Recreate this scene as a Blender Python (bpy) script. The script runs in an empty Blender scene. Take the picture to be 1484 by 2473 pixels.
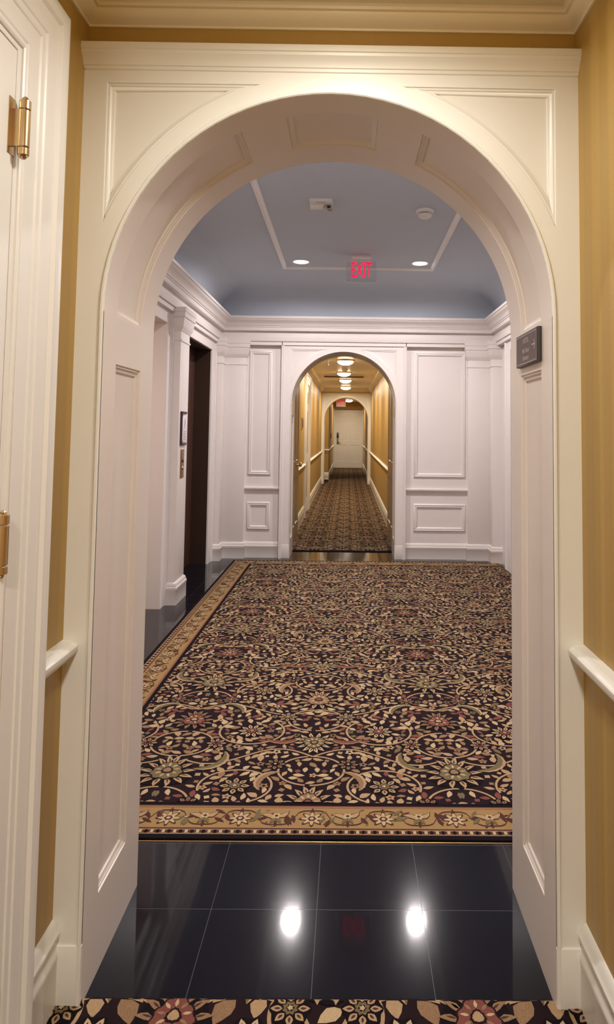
import bpy, bmesh, math, random
from mathutils import Vector, Matrix
from mathutils.geometry import tessellate_polygon

sc = bpy.context.scene
COL = sc.collection
PI = math.pi
sin, cos = math.sin, math.cos

# ------------------------------------------------------------------ materials
def s2l(c):
    def f(v):
        v /= 255.0
        return v / 12.92 if v <= 0.04045 else ((v + 0.055) / 1.055) ** 2.4
    return (f(c[0]), f(c[1]), f(c[2]), 1.0)

def base_mat(name, rgb, rough=0.5, metal=0.0, spec=0.5):
    m = bpy.data.materials.new(name); m.use_nodes = True
    b = m.node_tree.nodes['Principled BSDF']
    b.inputs['Base Color'].default_value = s2l(rgb)
    b.inputs['Roughness'].default_value = rough
    b.inputs['Metallic'].default_value = metal
    b.inputs['Specular IOR Level'].default_value = spec
    return m, m.node_tree.nodes, m.node_tree.links, b

def coords(N, L, scale=(1, 1, 1), loc=(0, 0, 0)):
    tc = N.new('ShaderNodeNewGeometry'); mp = N.new('ShaderNodeMapping')
    mp.inputs['Scale'].default_value = scale; mp.inputs['Location'].default_value = loc
    L.new(tc.outputs['Position'], mp.inputs['Vector'])
    return mp.outputs['Vector']

def noisy(name, rgb, rgb2, scale=20, rough=0.4, spec=0.5, bump=0.0, metal=0.0, stretch=(1, 1, 1), bscale=None, detail=3):
    m, N, L, b = base_mat(name, rgb, rough, metal, spec)
    v = coords(N, L, stretch)
    nz = N.new('ShaderNodeTexNoise'); nz.inputs['Scale'].default_value = scale; nz.inputs['Detail'].default_value = detail
    L.new(v, nz.inputs['Vector'])
    mx = N.new('ShaderNodeMix'); mx.data_type = 'RGBA'
    mx.inputs['A'].default_value = s2l(rgb); mx.inputs['B'].default_value = s2l(rgb2)
    L.new(nz.outputs['Fac'], mx.inputs['Factor'])
    L.new(mx.outputs['Result'], b.inputs['Base Color'])
    if bump:
        n2 = N.new('ShaderNodeTexNoise'); n2.inputs['Scale'].default_value = bscale or scale * 4; n2.inputs['Detail'].default_value = 2
        L.new(v, n2.inputs['Vector'])
        bp = N.new('ShaderNodeBump'); bp.inputs['Strength'].default_value = bump; bp.inputs['Distance'].default_value = 0.002
        L.new(n2.outputs['Fac'], bp.inputs['Height']); L.new(bp.outputs['Normal'], b.inputs['Normal'])
    return m

def emit_mat(name, rgb, strength):
    m, N, L, b = base_mat(name, rgb, 0.4)
    b.inputs['Emission Color'].default_value = s2l(rgb)
    b.inputs['Emission Strength'].default_value = strength
    return m

M = {}
M['paint'] = noisy('cream_gloss_paint', (226, 226, 219), (232, 231, 225), 6, 0.33, 0.5, 0.06, bscale=60)
M['paint_lobby'] = noisy('white_gloss_paint', (216, 209, 205), (222, 215, 211), 6, 0.36, 0.5, 0.05, bscale=60)
M['trim_white'] = noisy('bright_white_trim_paint', (246, 246, 248), (250, 250, 252), 6, 0.4, 0.5)
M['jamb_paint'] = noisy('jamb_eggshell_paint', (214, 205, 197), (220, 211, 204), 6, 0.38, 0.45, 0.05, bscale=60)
M['door_paint'] = noisy('door_white_paint', (228, 227, 224), (233, 232, 229), 5, 0.35, 0.5, 0.05, bscale=50)
M['ceil_cream'] = noisy('beige_ceiling_paint', (226, 215, 190), (231, 221, 197), 4, 0.35, 0.5, 0.05, bscale=30)
M['ceil_blue'] = noisy('grey_blue_ceiling_paint', (194, 204, 217), (198, 208, 221), 3, 0.75, 0.3, 0.04, bscale=120)
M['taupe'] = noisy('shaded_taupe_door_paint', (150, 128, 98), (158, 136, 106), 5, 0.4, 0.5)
M['beige'] = noisy('beige_passage_paint', (222, 200, 182), (226, 206, 190), 5, 0.45, 0.4)
M['dark_metal'] = noisy('dark_bronze_metal', (84, 56, 48), (96, 66, 56), 3, 0.42, 0.5, metal=0.35, stretch=(8, 8, .6))
M['dark_metal2'] = noisy('deep_brown_metal', (52, 34, 25), (62, 42, 31), 3, 0.45, 0.5, metal=0.3, stretch=(8, 8, .6))
M['black'] = noisy('black_gap', (8, 6, 6), (14, 11, 10), 10, 0.6)
M['brass'] = noisy('aged_brass', (214, 190, 152), (188, 158, 116), 30, 0.28, 0.5, metal=1.0, stretch=(1, 1, .3))
M['brass_strip'] = noisy('brass_edge_strip', (235, 195, 130), (215, 170, 105), 20, 0.3, 0.5, metal=1.0)
M['bronze'] = noisy('brushed_bronze', (172, 132, 98), (140, 104, 72), 20, 0.35, 0.5, metal=0.8, stretch=(1, 1, .2))
M['chrome'] = noisy('satin_nickel', (190, 182, 172), (160, 152, 142), 20, 0.3, 0.5, metal=1.0)
M['plastic'] = noisy('white_plastic', (235, 233, 230), (228, 226, 222), 20, 0.4)
M['plastic_dark'] = noisy('dark_plastic', (30, 26, 26), (42, 37, 36), 20, 0.35)
M['plaque'] = noisy('dark_brown_plaque', (66, 48, 47), (76, 57, 54), 25, 0.42)
M['plaque_edge'] = noisy('black_plaque_edge', (24, 14, 18), (30, 18, 22), 25, 0.4)
M['letter'] = noisy('pale_plaque_lettering', (176, 164, 164), (168, 156, 158), 20, 0.5)
M['line_white'] = noisy('plaque_border_line', (206, 192, 190), (196, 182, 180), 20, 0.5)
M['ink_blue'] = noisy('blue_grey_print', (120, 122, 135), (135, 137, 150), 20, 0.6)
M['ink_grey'] = noisy('grey_print', (150, 138, 132), (165, 152, 146), 20, 0.6)
M['card'] = noisy('white_notice_card', (226, 216, 222), (220, 210, 216), 15, 0.5)
M['frame_dark'] = noisy('dark_notice_frame', (48, 32, 40), (58, 40, 48), 15, 0.4)
M['red_letter'] = emit_mat('red_exit_letters', (255, 20, 70), 1.0)
M['red_letter2'] = emit_mat('red_exit_letters_far', (240, 30, 50), .5)
M['downlight'] = emit_mat('downlight_lens', (255, 246, 240), 14)
M['dome'] = emit_mat('warm_dome_glass', (255, 236, 205), 9)
M['red_glow'] = emit_mat('red_led_strip', (255, 30, 60), 1.5)

def glass_mat():
    m = bpy.data.materials.new('clear_acrylic'); m.use_nodes = True
    N, L = m.node_tree.nodes, m.node_tree.links
    N.remove(N['Principled BSDF'])
    t = N.new('ShaderNodeBsdfTransparent'); t.inputs['Color'].default_value = (.93, .94, .96, 1)
    g = N.new('ShaderNodeBsdfGlossy'); g.inputs['Roughness'].default_value = .08
    mx = N.new('ShaderNodeMixShader'); fr = N.new('ShaderNodeFresnel'); fr.inputs['IOR'].default_value = 1.35
    nz = N.new('ShaderNodeTexNoise'); nz.inputs['Scale'].default_value = 3
    L.new(nz.outputs['Fac'], g.inputs['Roughness'])
    L.new(fr.outputs['Fac'], mx.inputs['Fac']); L.new(t.outputs[0], mx.inputs[1]); L.new(g.outputs[0], mx.inputs[2])
    L.new(mx.outputs[0], N['Material Output'].inputs['Surface'])
    return m
M['acrylic'] = glass_mat()

def wallpaper():
    m, N, L, b = base_mat('gold_striped_wallpaper', (166, 128, 66), 0.5, 0, 0.45)
    v = coords(N, L)
    wv = N.new('ShaderNodeTexWave'); wv.wave_type = 'BANDS'; wv.bands_direction = 'Y'
    wv.inputs['Scale'].default_value = 2.6; wv.inputs['Distortion'].default_value = 0.0
    L.new(v, wv.inputs['Vector'])
    cr = N.new('ShaderNodeValToRGB'); cr.color_ramp.elements[0].position = .25; cr.color_ramp.elements[1].position = .75
    cr.color_ramp.elements[0].color = s2l((170, 137, 70)); cr.color_ramp.elements[1].color = s2l((180, 147, 80))
    L.new(wv.outputs['Fac'], cr.inputs['Fac'])
    nz = N.new('ShaderNodeTexNoise'); nz.inputs['Scale'].default_value = 90; L.new(v, nz.inputs['Vector'])
    mx = N.new('ShaderNodeMix'); mx.data_type = 'RGBA'; mx.blend_type = 'MULTIPLY'
    mx.inputs['Factor'].default_value = .12
    L.new(cr.outputs['Color'], mx.inputs['A']); L.new(nz.outputs['Color'], mx.inputs['B'])
    L.new(mx.outputs['Result'], b.inputs['Base Color'])
    mr = N.new('ShaderNodeMapRange'); mr.inputs['To Min'].default_value = .36; mr.inputs['To Max'].default_value = .52
    L.new(wv.outputs['Fac'], mr.inputs['Value']); L.new(mr.outputs['Result'], b.inputs['Roughness'])
    return m
M['gold'] = wallpaper()

TS, TO, TY = 0.342, -0.0235, 1.916
def tile_floor():
    m, N, L, b = base_mat('black_polished_tile', (15, 15, 23), 0.05, 0, 0.32)
    v = coords(N, L, loc=(-TO + TS * 20, -TY + TS * 20, 0))
    br = N.new('ShaderNodeTexBrick'); br.offset = 0; br.squash = 1
    br.inputs['Scale'].default_value = 1; br.inputs['Brick Width'].default_value = TS; br.inputs['Row Height'].default_value = TS
    br.inputs['Mortar Size'].default_value = .0011; br.inputs['Mortar Smooth'].default_value = .1
    br.inputs['Color1'].default_value = s2l((14, 14, 22)); br.inputs['Color2'].default_value = s2l((17, 17, 26))
    br.inputs['Mortar'].default_value = s2l((44, 44, 54))
    L.new(v, br.inputs['Vector']); L.new(br.outputs['Color'], b.inputs['Base Color'])
    v2 = coords(N, L, (6, 1.2, 1))
    nz = N.new('ShaderNodeTexNoise'); nz.inputs['Scale'].default_value = 3; nz.inputs['Detail'].default_value = 6; L.new(v2, nz.inputs['Vector'])
    mr = N.new('ShaderNodeMapRange'); mr.inputs['From Min'].default_value = .3; mr.inputs['From Max'].default_value = .75
    mr.inputs['To Min'].default_value = .04; mr.inputs['To Max'].default_value = .06
    L.new(nz.outputs['Fac'], mr.inputs['Value'])
    ad = N.new('ShaderNodeMath'); ad.operation = 'MAXIMUM'
    ms = N.new('ShaderNodeMath'); ms.operation = 'MULTIPLY'; ms.inputs[1].default_value = .5
    L.new(br.outputs['Fac'], ms.inputs[0]); L.new(ms.outputs[0], ad.inputs[0]); L.new(mr.outputs['Result'], ad.inputs[1])
    L.new(ad.outputs[0], b.inputs['Roughness'])
    b.inputs['Coat Weight'].default_value = 0.14; b.inputs['Coat Roughness'].default_value = 0.14
    return m
M['tile'] = tile_floor()

def yarn(name, rgb, var=26, scale=260):
    lo = tuple(max(0, c - var) for c in rgb); hi = tuple(min(255, c + var) for c in rgb)
    return noisy(name, lo, hi, scale, 0.95, 0.08, 0.25, bscale=400, detail=2)
YARN = [yarn('carpet_ground', (32, 20, 24), 8), yarn('carpet_beige', (154, 128, 96), 20), yarn('carpet_tan', (126, 99, 73), 20),
        yarn('carpet_rose', (108, 62, 55), 20), yarn('carpet_olive', (100, 88, 62), 20), yarn('carpet_gold', (140, 112, 73), 16),
        yarn('carpet_cream', (168, 146, 112), 20), yarn('carpet_black', (20, 14, 18), 6), yarn('carpet_brown', (72, 44, 40), 12)]
GR, BE, TA, RO, OL, GO, CR, BK, BRN = range(9)

# ------------------------------------------------------------------ mesh helpers
class MB:
    def __init__(s): s.v = []; s.f = []; s.m = []
    def vert(s, p): s.v.append(tuple(p)); return len(s.v) - 1
    def face(s, idx, mi=0): s.f.append(tuple(idx)); s.m.append(mi)
    def poly(s, pts, mi=0): s.face([s.vert(p) for p in pts], mi)
    def box(s, a, b, mi=0):
        x0, y0, z0 = a; x1, y1, z1 = b
        p = [(x0, y0, z0), (x1, y0, z0), (x1, y1, z0), (x0, y1, z0), (x0, y0, z1), (x1, y0, z1), (x1, y1, z1), (x0, y1, z1)]
        i = [s.vert(q) for q in p]
        for q in ((0, 3, 2, 1), (4, 5, 6, 7), (0, 1, 5, 4), (1, 2, 6, 5), (2, 3, 7, 6), (3, 0, 4, 7)): s.face([i[k] for k in q], mi)
    def bevel_box(s, a, b, r, mi=0, Mf=None):
        """box with chamfered edges on the +w side, in a local frame"""
        Mf = Mf or (lambda u, v, w: (u, v, w))
        x0, y0, z0 = a; x1, y1, z1 = b
        def ring(d, w): return [s.vert(Mf(*q, w)) for q in ((x0 + d, y0 + d), (x1 - d, y0 + d), (x1 - d, y1 - d), (x0 + d, y1 - d))]
        rs = [ring(0, z0), ring(0, z1 - r), ring(r * .3, z1 - r * .3), ring(r, z1)]
        s.face(rs[0][::-1], mi)
        for p, q in zip(rs, rs[1:]):
            for k in range(4): s.face((p[k], p[(k + 1) % 4], q[(k + 1) % 4], q[k]), mi)
        s.face(rs[-1], mi)
    def lathe(s, prof, c, axis='z', n=24, mi=0, sx=1.0):
        """prof: list of (r, h) ; axis z (up) or x / y"""
        rings = []
        for r, h in prof:
            ring = []
            for k in range(n):
                a = 2 * PI * k / n; p, q = r * cos(a) * sx, r * sin(a)
                o = {'z': (p, q, h), 'x': (h, p, q), 'y': (q, h, p)}[axis]
                ring.append(s.vert((c[0] + o[0], c[1] + o[1], c[2] + o[2])))
            rings.append(ring)
        for A_, B_ in zip(rings, rings[1:]):
            for k in range(n): s.face((A_[k], A_[(k + 1) % n], B_[(k + 1) % n], B_[k]), mi)
        if prof[0][0] > 1e-6: s.face(rings[0][::-1], mi)
        if prof[-1][0] > 1e-6: s.face(rings[-1], mi)
    def sweep(s, path, prof, Mf, closed=True, mi=0, cap=False):
        """path: 2-D points; profile (d, w): d to the LEFT of travel, w = height; mitred corners"""
        n = len(path); offs = []
        for i in range(n):
            p = Vector(path[i])
            a = Vector(path[i - 1]) if (closed or i > 0) else None
            b = Vector(path[(i + 1) % n]) if (closed or i < n - 1) else None
            ns = []
            if a is not None: t = (p - a).normalized(); ns.append(Vector((-t.y, t.x)))
            if b is not None: t = (b - p).normalized(); ns.append(Vector((-t.y, t.x)))
            if len(ns) == 1: offs.append(ns[0])
            else:
                mm = ns[0] + ns[1]; mm.normalize(); dd = max(mm.dot(ns[0]), .2); offs.append(mm / dd)
        loops = []
        for d, w in prof:
            loops.append([s.vert(Mf(path[i][0] + offs[i].x * d, path[i][1] + offs[i].y * d, w)) for i in range(n)])
        rng = range(n) if closed else range(n - 1)
        for A_, B_ in zip(loops, loops[1:]):
            for i in rng: s.face((A_[i], A_[(i + 1) % n], B_[(i + 1) % n], B_[i]), mi)
        if cap and not closed:
            s.face([l[0] for l in loops], mi); s.face([l[-1] for l in loops][::-1], mi)
        return [(path[i][0] + offs[i].x * prof[-1][0], path[i][1] + offs[i].y * prof[-1][0]) for i in range(n)]
    def fill(s, outer, holes, Mf, w=0.0, mi=0):
        polys = [[Vector((p[0], p[1], 0)) for p in outer]] + [[Vector((p[0], p[1], 0)) for p in h] for h in holes]
        flat = [p for pl in polys for p in pl]
        idx = [s.vert(Mf(p.x, p.y, w)) for p in flat]
        for t in tessellate_polygon(polys): s.face([idx[k] for k in t], mi)
    def build(s, name, mats, parent=None, smooth=35, weld=True):
        me = bpy.data.meshes.new(name); me.from_pydata(s.v, [], s.f); me.update()
        mats = mats if isinstance(mats, (list, tuple)) else [mats]
        for m in mats: me.materials.append(m)
        me.polygons.foreach_set('material_index', s.m)
        if weld:
            bm = bmesh.new(); bm.from_mesh(me)
            bmesh.ops.remove_doubles(bm, verts=bm.verts, dist=2e-5)
            bmesh.ops.recalc_face_normals(bm, faces=bm.faces)
            bm.to_mesh(me); bm.free()
        if smooth:
            me.polygons.foreach_set('use_smooth', [True] * len(me.polygons))
            me.set_sharp_from_angle(angle=math.radians(smooth))
        o = bpy.data.objects.new(name, me); COL.objects.link(o)
        if parent is not None:
            o.parent = parent
            o.matrix_parent_inverse = parent.matrix_basis.inverted()
        return o

def empty(name, loc=(0, 0, 0)):
    o = bpy.data.objects.new(name, None); COL.objects.link(o); o.location = loc; o.empty_display_size = .05
    bpy.context.view_layer.update()
    return o
def struct(o, label=None):
    o['kind'] = 'structure'
    if label: o['label'] = label
    return o
def thing(o, label, cat, group=None):
    o['label'] = label; o['category'] = cat
    if group: o['group'] = group
    return o

def frame(O, U, V, N):
    O, U, V, N = Vector(O), Vector(U), Vector(V), Vector(N)
    return lambda u, v, w: O + U * u + V * v + N * w
def FY(y):  # a wall facing the camera: u = x, v = z, out = -y
    return frame((0, y, 0), (1, 0, 0), (0, 0, 1), (0, -1, 0))
def FXL(x):  # left wall, faces +x: u = y, v = z
    return frame((x, 0, 0), (0, 1, 0), (0, 0, 1), (1, 0, 0))
def FXR(x):  # right wall, faces -x: u = y, v = z
    return frame((x, 0, 0), (0, 1, 0), (0, 0, 1), (-1, 0, 0))
PLAN = lambda u, v, w: (u, v, w)

def rect(u0, v0, u1, v1): return [(u0, v0), (u1, v0), (u1, v1), (u0, v1)]
def arc(cx, cy, r, a0, a1, n): return [(cx + r * cos(a0 + (a1 - a0) * k / n), cy + r * sin(a0 + (a1 - a0) * k / n)) for k in range(n + 1)]

RECESS = [(0, 0), (.0025, -.0005), (.004, -.005), (.010, -.0045), (.013, -.008), (.022, -.0105), (.025, -.0155), (.029, -.016)]
RAISED = [(0, 0), (.001, .008), (.008, .015), (.018, .017), (.024, .012), (.028, .0125), (.036, .017), (.044, .012), (.050, .002), (.052, 0)]

# ------------------------------------------------------------------ dimensions
A, W = 0.640, 0.720
ZS = 1.887
D1, T = 1.880, 0.487
YB = D1 + T
YF, YFW = 8.19, 8.24          # far arch frame / far panel wall
YF2 = YF + T
Y2, Y22 = 19.5, 20.0
CH = 2.78                      # corridor ceiling
LX0, LX1 = -1.58, 1.91         # lobby side walls
LCX = (LX0 + LX1) / 2
LC = 3.335                     # lobby ceiling

def opening_path(n=40):
    return [(A, 0)] + arc(0, ZS, A, 0, PI, n) + [(-A, 0)]

def intrados_map(y):
    L1 = ZS; L2 = ZS + PI * A
    def f(u, v, w):
        if u <= L1: return (-A + w, v, u)
        if u >= L2: return (A - w, v, ZS - (u - L2))
        a = PI - (u - L1) / A; r = A - w
        return (r * cos(a), v, ZS + r * sin(a))
    return f

def arch(name, y0, y1, zf, paint, jamb, cornice=True, architrave=False, hw=W, label=None, soffit_panels=True):
    """arched surround with panelled spandrels, plinths, bead and panelled lining"""
    root = struct(empty(name, (0, y0, 0)), label)
    F = FY(y0)
    # face with recessed spandrels
    R = A + .057; zt = 2.556; xe = .655
    a_top = math.asin((zt - ZS) / R); a_bot = math.acos(xe / R)
    right = [(R * cos(a), ZS + R * sin(a)) for a in [a_bot + (a_top - a_bot) * k / 22 for k in range(23)]]
    right = [(xe, zt)] + right[::-1]                 # corner, along the top inward, down the arc
    left = [(-x, z) for x, z in right][::-1]
    mb = MB()
    op = opening_path()
    mb.fill([(-hw, 0), (-hw, zf), (hw, zf)] + [(hw, 0)] + op, [right, left], F)
    mb.build('face', paint, root)
    for pth in (right, left):
        mb = MB(); end = mb.sweep(pth, RECESS, F); mb.fill(end, [], F, RECESS[-1][1])
        mb.build('spandrel_panel', paint, root)
    # bead at the opening edge
    mb = MB()
    mb.sweep(op[::-1], [(.0, -.004), (.0, .004), (.003, .0075), (.008, .0075), (.011, .004), (.0115, -.001), (.014, -.001), (.0145, .0005)], F, closed=False)
    mb.build('edge_bead', paint, root)
    # plinth blocks
    for sgn in (-1, 1):
        mb = MB(); x0, x1 = sorted((sgn * (A - .001), sgn * hw))
        mb.bevel_box((x0, 0, -.005), (x1, .165, .006), .003, 0, F)
        mb.build('plinth', paint, root)
    if cornice:
        mb = MB()
        prof = [(0, 2.590), (.004, 2.592), (.006, 2.600), (.010, 2.602), (.012, 2.610), (.018, 2.622), (.026, 2.630), (.027, 2.638), (.031, 2.640), (.031, 2.658), (.028, 2.660), (0, 2.660)]
        x = hw - .004
        mb.sweep([(x, y0 + .02), (x - .001, y0), (-x + .001, y0), (-x, y0 + .02)][::-1], [(-d * 1.0, z) for d, z in prof], PLAN, closed=False, cap=True)
        mb.build('cornice', paint, root)
    if architrave:
        mb = MB()
        pth = [(-hw, 0), (-hw, zf), (hw, zf), (hw, 0)]
        prof = [(0, -.05), (0, .012), (.004, .016), (.012, .016), (.015, .009), (.022, .008), (.025, .011), (.034, .010), (.038, .004), (.046, .003), (.048, 0)]
        mb.sweep(pth, [(-d, w) for d, w in prof], F, closed=False)
        mb.build('architrave', paint, root)
    # lining (jambs and soffit)
    I = intrados_map(0)
    Ltot = 2 * ZS + PI * A
    v0, v1 = y0 + .112, y1 - .135
    z1 = ZS + A * math.radians(64.5); z2 = ZS + A * math.radians(76.8); z3 = ZS + A * math.radians(103.2); z4 = ZS + A * math.radians(115.5)
    pans = [(.220, 1.745), (1.884, z1), (z2, z3), (z4, Ltot - 1.884), (Ltot - 1.745, Ltot - .220)] if soffit_panels else []
    def dens(a, b):
        n = max(1, int((b - a) / .03)); return [a + (b - a) * k / n for k in range(n + 1)]
    cuts = sorted(set([0, Ltot] + [c for p in pans for c in p]))
    mb = MB()
    def strip(us, va, vb, w=0):
        for a, b in zip(us, us[1:]):
            mb.poly([I(a, va, w), I(b, va, w), I(b, vb, w), I(a, vb, w)])
    for a, b in zip(cuts, cuts[1:]):
        us = dens(a, b)
        if (a, b) in pans:
            strip(us, y0, v0); strip(us, v1, y1)
        else:
            for p, q in ((y0, v0), (v0, v1), (v1, y1)): strip(us, p, q)
    mb.build('lining', jamb, root)
    for a, b in pans:
        mb = MB()
        us = dens(a, b)
        pth = [(u, v0) for u in us] + [(u, v1) for u in us[::-1]]
        mb.sweep(pth, RECESS, I)
        d = RECESS[-1][0]
        u2 = [min(max(u, a + d), b - d) for u in us]
        strip2 = [u for i, u in enumerate(u2) if i == 0 or u > u2[i - 1] + 1e-6]
        for p, q in zip(strip2, strip2[1:]):
            mb.poly([I(p, v0 + d, RECESS[-1][1]), I(q, v0 + d, RECESS[-1][1]), I(q, v1 - d, RECESS[-1][1]), I(p, v1 - d, RECESS[-1][1])])
        mb.build('lining_panel', jamb, root)
    return root

def wall_poly(name, outer, Mf, mat, holes=(), label=None):
    mb = MB(); mb.fill(outer, holes, Mf); o = mb.build(name, mat, smooth=0, weld=False); struct(o, label); return o

def arch_wall(name, y, x0, x1, z1, mat, label=None, grow=0.0):
    return wall_poly(name, [(x0, 0), (x0, z1), (x1, z1), (x1, 0)] + opening_path(), FY(y), mat, label=label)

RAIL = [(0, .905), (.012, .908), (.016, .918), (.024, .922), (.036, .930), (.042, .940), (.042, .952), (.038, .957), (.030, .960), (.026, .966), (0, .968)]
BASE = [(.018, 0), (.018, .130), (.020, .135), (.020, .150), (.0165, .155), (.0155, .175), (.020, .183), (.021, .198), (.014, .208), (.012, .220), (.004, .230), (0, .231)]
CROWN = [(0, -.052), (.006, -.052), (.008, -.046), (.014, -.042), (.024, -.036), (.034, -.026), (.038, -.014), (.046, -.012), (.048, -.004), (.056, 0)]
CROWN2 = [(0, -.11), (.010, -.11), (.012, -.098), (.022, -.094), (.036, -.078), (.056, -.058), (.070, -.034), (.078, -.014), (.090, -.012), (.092, 0)]

def run(name, pts, prof, mat, zoff=0.0, closed=False, side=1, label=None):
    mb = MB(); mb.sweep(pts, [(d * side, z + zoff) for d, z in prof], PLAN, closed=closed, cap=not closed)
    return struct(mb.build(name, mat), label)

# ------------------------------------------------------------------ doors
def casing_profile(wd): 
    return [(0, -.02), (0, .016), (.004, .019), (.010, .019), (.014, .013), (.020, .012), (.024, .016), (.07, .019), (.074, .023), (.090, .024), (.094, .028),
            (wd - .046, .031), (wd - .040, .040), (wd - .030, .043), (wd - .010, .043), (wd - .003, .040), (wd, .034), (wd, -.01)]

def panel_leaf(mb, u0, u1, h, F, w, cols=2, rows=((.12, .40), (.47, .80), (.86, .95)), stile=.13, mi=0):
    holes = []
    for r0, r1 in rows:
        for c in range(cols):
            cw = (u1 - u0 - stile * (cols + 1)) / cols
            a = u0 + stile + c * (cw + stile)
            holes.append(rect(a, r0 * h, a + cw, r1 * h))
    mb.fill([(u0, .006), (u1, .006), (u1, h), (u0, h)], holes, F, w, mi)
    for ho in holes:
        prof = [(0, w), (.006, w - .014), (.016, w - .014), (.045, w - .003), (.050, w - .003)]
        e = mb.sweep(ho, prof, F, mi=mi); mb.fill(e, [], F, w - .003, mi)
    return holes

def door_unit(name, F, u0, u1, h, paint, wd=.19, leaf_w=.002, label=None, leaf_mat=None, casing=True, stop=.012):
    root = struct(empty(name, F(u0, 0, 0)), label)
    if casing:
        mb = MB()
        mb.sweep([(u0, 0), (u0, h), (u1, h), (u1, 0)], casing_profile(wd), F, closed=False, cap=True)
        mb.build('casing', paint, root)
    mb = MB()  # jamb lining between casing and leaf
    mb.sweep([(u0, 0), (u0, h), (u1, h), (u1, 0)], [(.001, .0105), (-stop + .005, .0105), (-stop + .0035, .009), (-stop + .0025, leaf_w - .018), (-stop - .02, leaf_w - .018)], F, closed=False)
    mb.build('jamb', paint, root)
    mb = MB(); panel_leaf(mb, u0 + stop, u1 - stop, h - stop, F, leaf_w)
    leaf = mb.build('door_leaf', leaf_mat or paint, root)
    return root, leaf

# ================================================================== ROOM SHELL
struct((lambda mb: (mb.fill(rect(-6, -2.6, 6, 28.6), [], PLAN), mb.build('floor', M['tile'], smooth=0))[1])(MB()),
       'black polished square floor tiles with thin grout lines')

# ---- near hallway
NB = -2.4
wl = wall_poly('wall_left', [(NB, 0), (.53, 0), (.53, 2.43), (1.50, 2.43), (1.50, 0), (D1 + .02, 0), (D1 + .02, CH), (NB, CH)], FXL(-W), M['gold'], label='gold papered left wall of the near hallway')
wr = wall_poly('wall_right', [(NB, 0), (D1 + .02, 0), (D1 + .02, CH), (NB, CH)], FXR(W), M['gold'], label='gold papered right wall of the near hallway')
wf = wall_poly('wall_front', rect(-W, 2.56, W, CH), FY(D1 + .018), M['gold'], label='strip of gold wall above the near arch')
wb = wall_poly('wall_back', rect(-W, 0, W, CH), FY(NB), M['gold'], label='end wall of the near hallway')
mb = MB(); mb.fill(rect(-W, NB, W, D1 + .02), [], lambda u, v, w: (u, v, CH)); struct(mb.build('ceiling', M['ceil_cream'], smooth=0), 'beige ceiling of the near hallway')
run('trim_1', [(-W, NB), (W, NB), (W, D1 + .018), (-W, D1 + .018)], CROWN, M['ceil_cream'], CH, closed=True, label='beige crown moulding round the near ceiling')
run('trim_2', [(-W, 1.685), (-W, D1 - .001)], RAIL, M['paint'], side=-1, label='cream chair rail between left door and near arch')
run('trim_3', [(W, NB), (W, D1 - .001)], RAIL, M['paint'], label='cream chair rail on the right gold wall')
run('baseboard_left', [(-W, 1.685), (-W, D1 - .001)], BASE, M['paint'], side=-1, label='cream baseboard between left door and near arch')
run('baseboard_right', [(W, NB), (W, D1 - .001)], BASE, M['paint'], label='cream baseboard along the right gold wall')

arch('trim_4', D1, YB, 2.60, M['paint'], M['jamb_paint'], label='cream panelled arch surround at the end of the near hallway')

# near left door with brass hinges
d1root, d1leaf = door_unit('door_1', FXL(-W), .53, 1.500, 2.43, M['door_paint'], wd=.19, leaf_w=.010, stop=.018, label='white door in a wide stepped casing at the left edge')
def hinge(parent, y, z0, z1, x):
    h = empty('hinge', (x, y, z0)); h.parent = parent; h.matrix_parent_inverse = parent.matrix_basis.inverted()
    h['label'] = 'brass butt hinge'
    mb = MB()
    mb.box((x - .040, y - .026, z0), (x - .0345, y + .002, z1)); mb.box((x - .036, y - .011, z0 + (z1 - z0) * .15), (x - .006, y - .004, z0 + (z1 - z0) * .82))
    mb.build('hinge_plate', M['brass'], h)
    mb = MB()
    hh = z1 - z0; g = .0012
    for a, b in ((0, .15), (.15, .82), (.82, 1)):
        za, zb = z0 + hh * a + g, z0 + hh * b - g
        mb.lathe([(.0, za), (.0115, za), (.0126, za + .001), (.0126, zb - .001), (.0115, zb), (0, zb)], (x - .012, y, 0), n=24)
    mb.lathe([(.0, z1), (.006, z1), (.0075, z1 + .004), (.004, z1 + .008), (0, z1 + .009)], (x - .012, y, 0), n=16)
    mb.lathe([(0, z0 - .008), (.004, z0 - .007), (.0075, z0 - .003), (.006, z0), (0, z0)], (x - .012, y, 0), n=16)
    mb.build('hinge_knuckle', M['brass'], h)
for zz, hy in ((2.164, 1.481), (1.232, 1.463), (.25, 1.463)):
    hinge(d1root, hy, zz, zz + .130, -W + .046)

# ---- lobby walls
arch_wall('wall_near', YB, LX0 - .02, LX1 + .02, 2.95, M['paint_lobby'], 'lobby side of the near arch wall')
SIDE = {'left': ((4.30, 5.85), (6.55, 7.80), (6.0, 6.33)), 'right': ((6.20, 7.45), (4.30, 5.50), (5.72, 5.99))}; ZH = 2.487
def lobby_side(nm, F, label, OP1, EL):
    (OP1, EL) = sorted((OP1, EL))
    return wall_poly(nm, [(YB, 0), (OP1[0], 0), (OP1[0], ZH), (OP1[1], ZH), (OP1[1], 0), (EL[0], 0), (EL[0], ZH), (EL[1], ZH), (EL[1], 0), (YFW, 0), (YFW, 2.95), (YB, 2.95)], F, M['paint_lobby'], label=label)
lobby_side('wall_left', FXL(LX0), 'white left wall of the elevator lobby', *SIDE['left'][:2])
lobby_side('wall_right', FXR(LX1), 'white right wall of the elevator lobby', *SIDE['right'][:2])
arch_wall('wall_far', YFW, LX0 - .02, LX1 + .02, 2.95, M['paint_lobby'], 'white panelled far wall of the lobby')

arch('trim_5', YF, YF2, 2.657, M['paint_lobby'], M['jamb_paint'], cornice=False, architrave=True, hw=.775, label='white arch surround with square outer frame in the far lobby wall')

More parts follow.
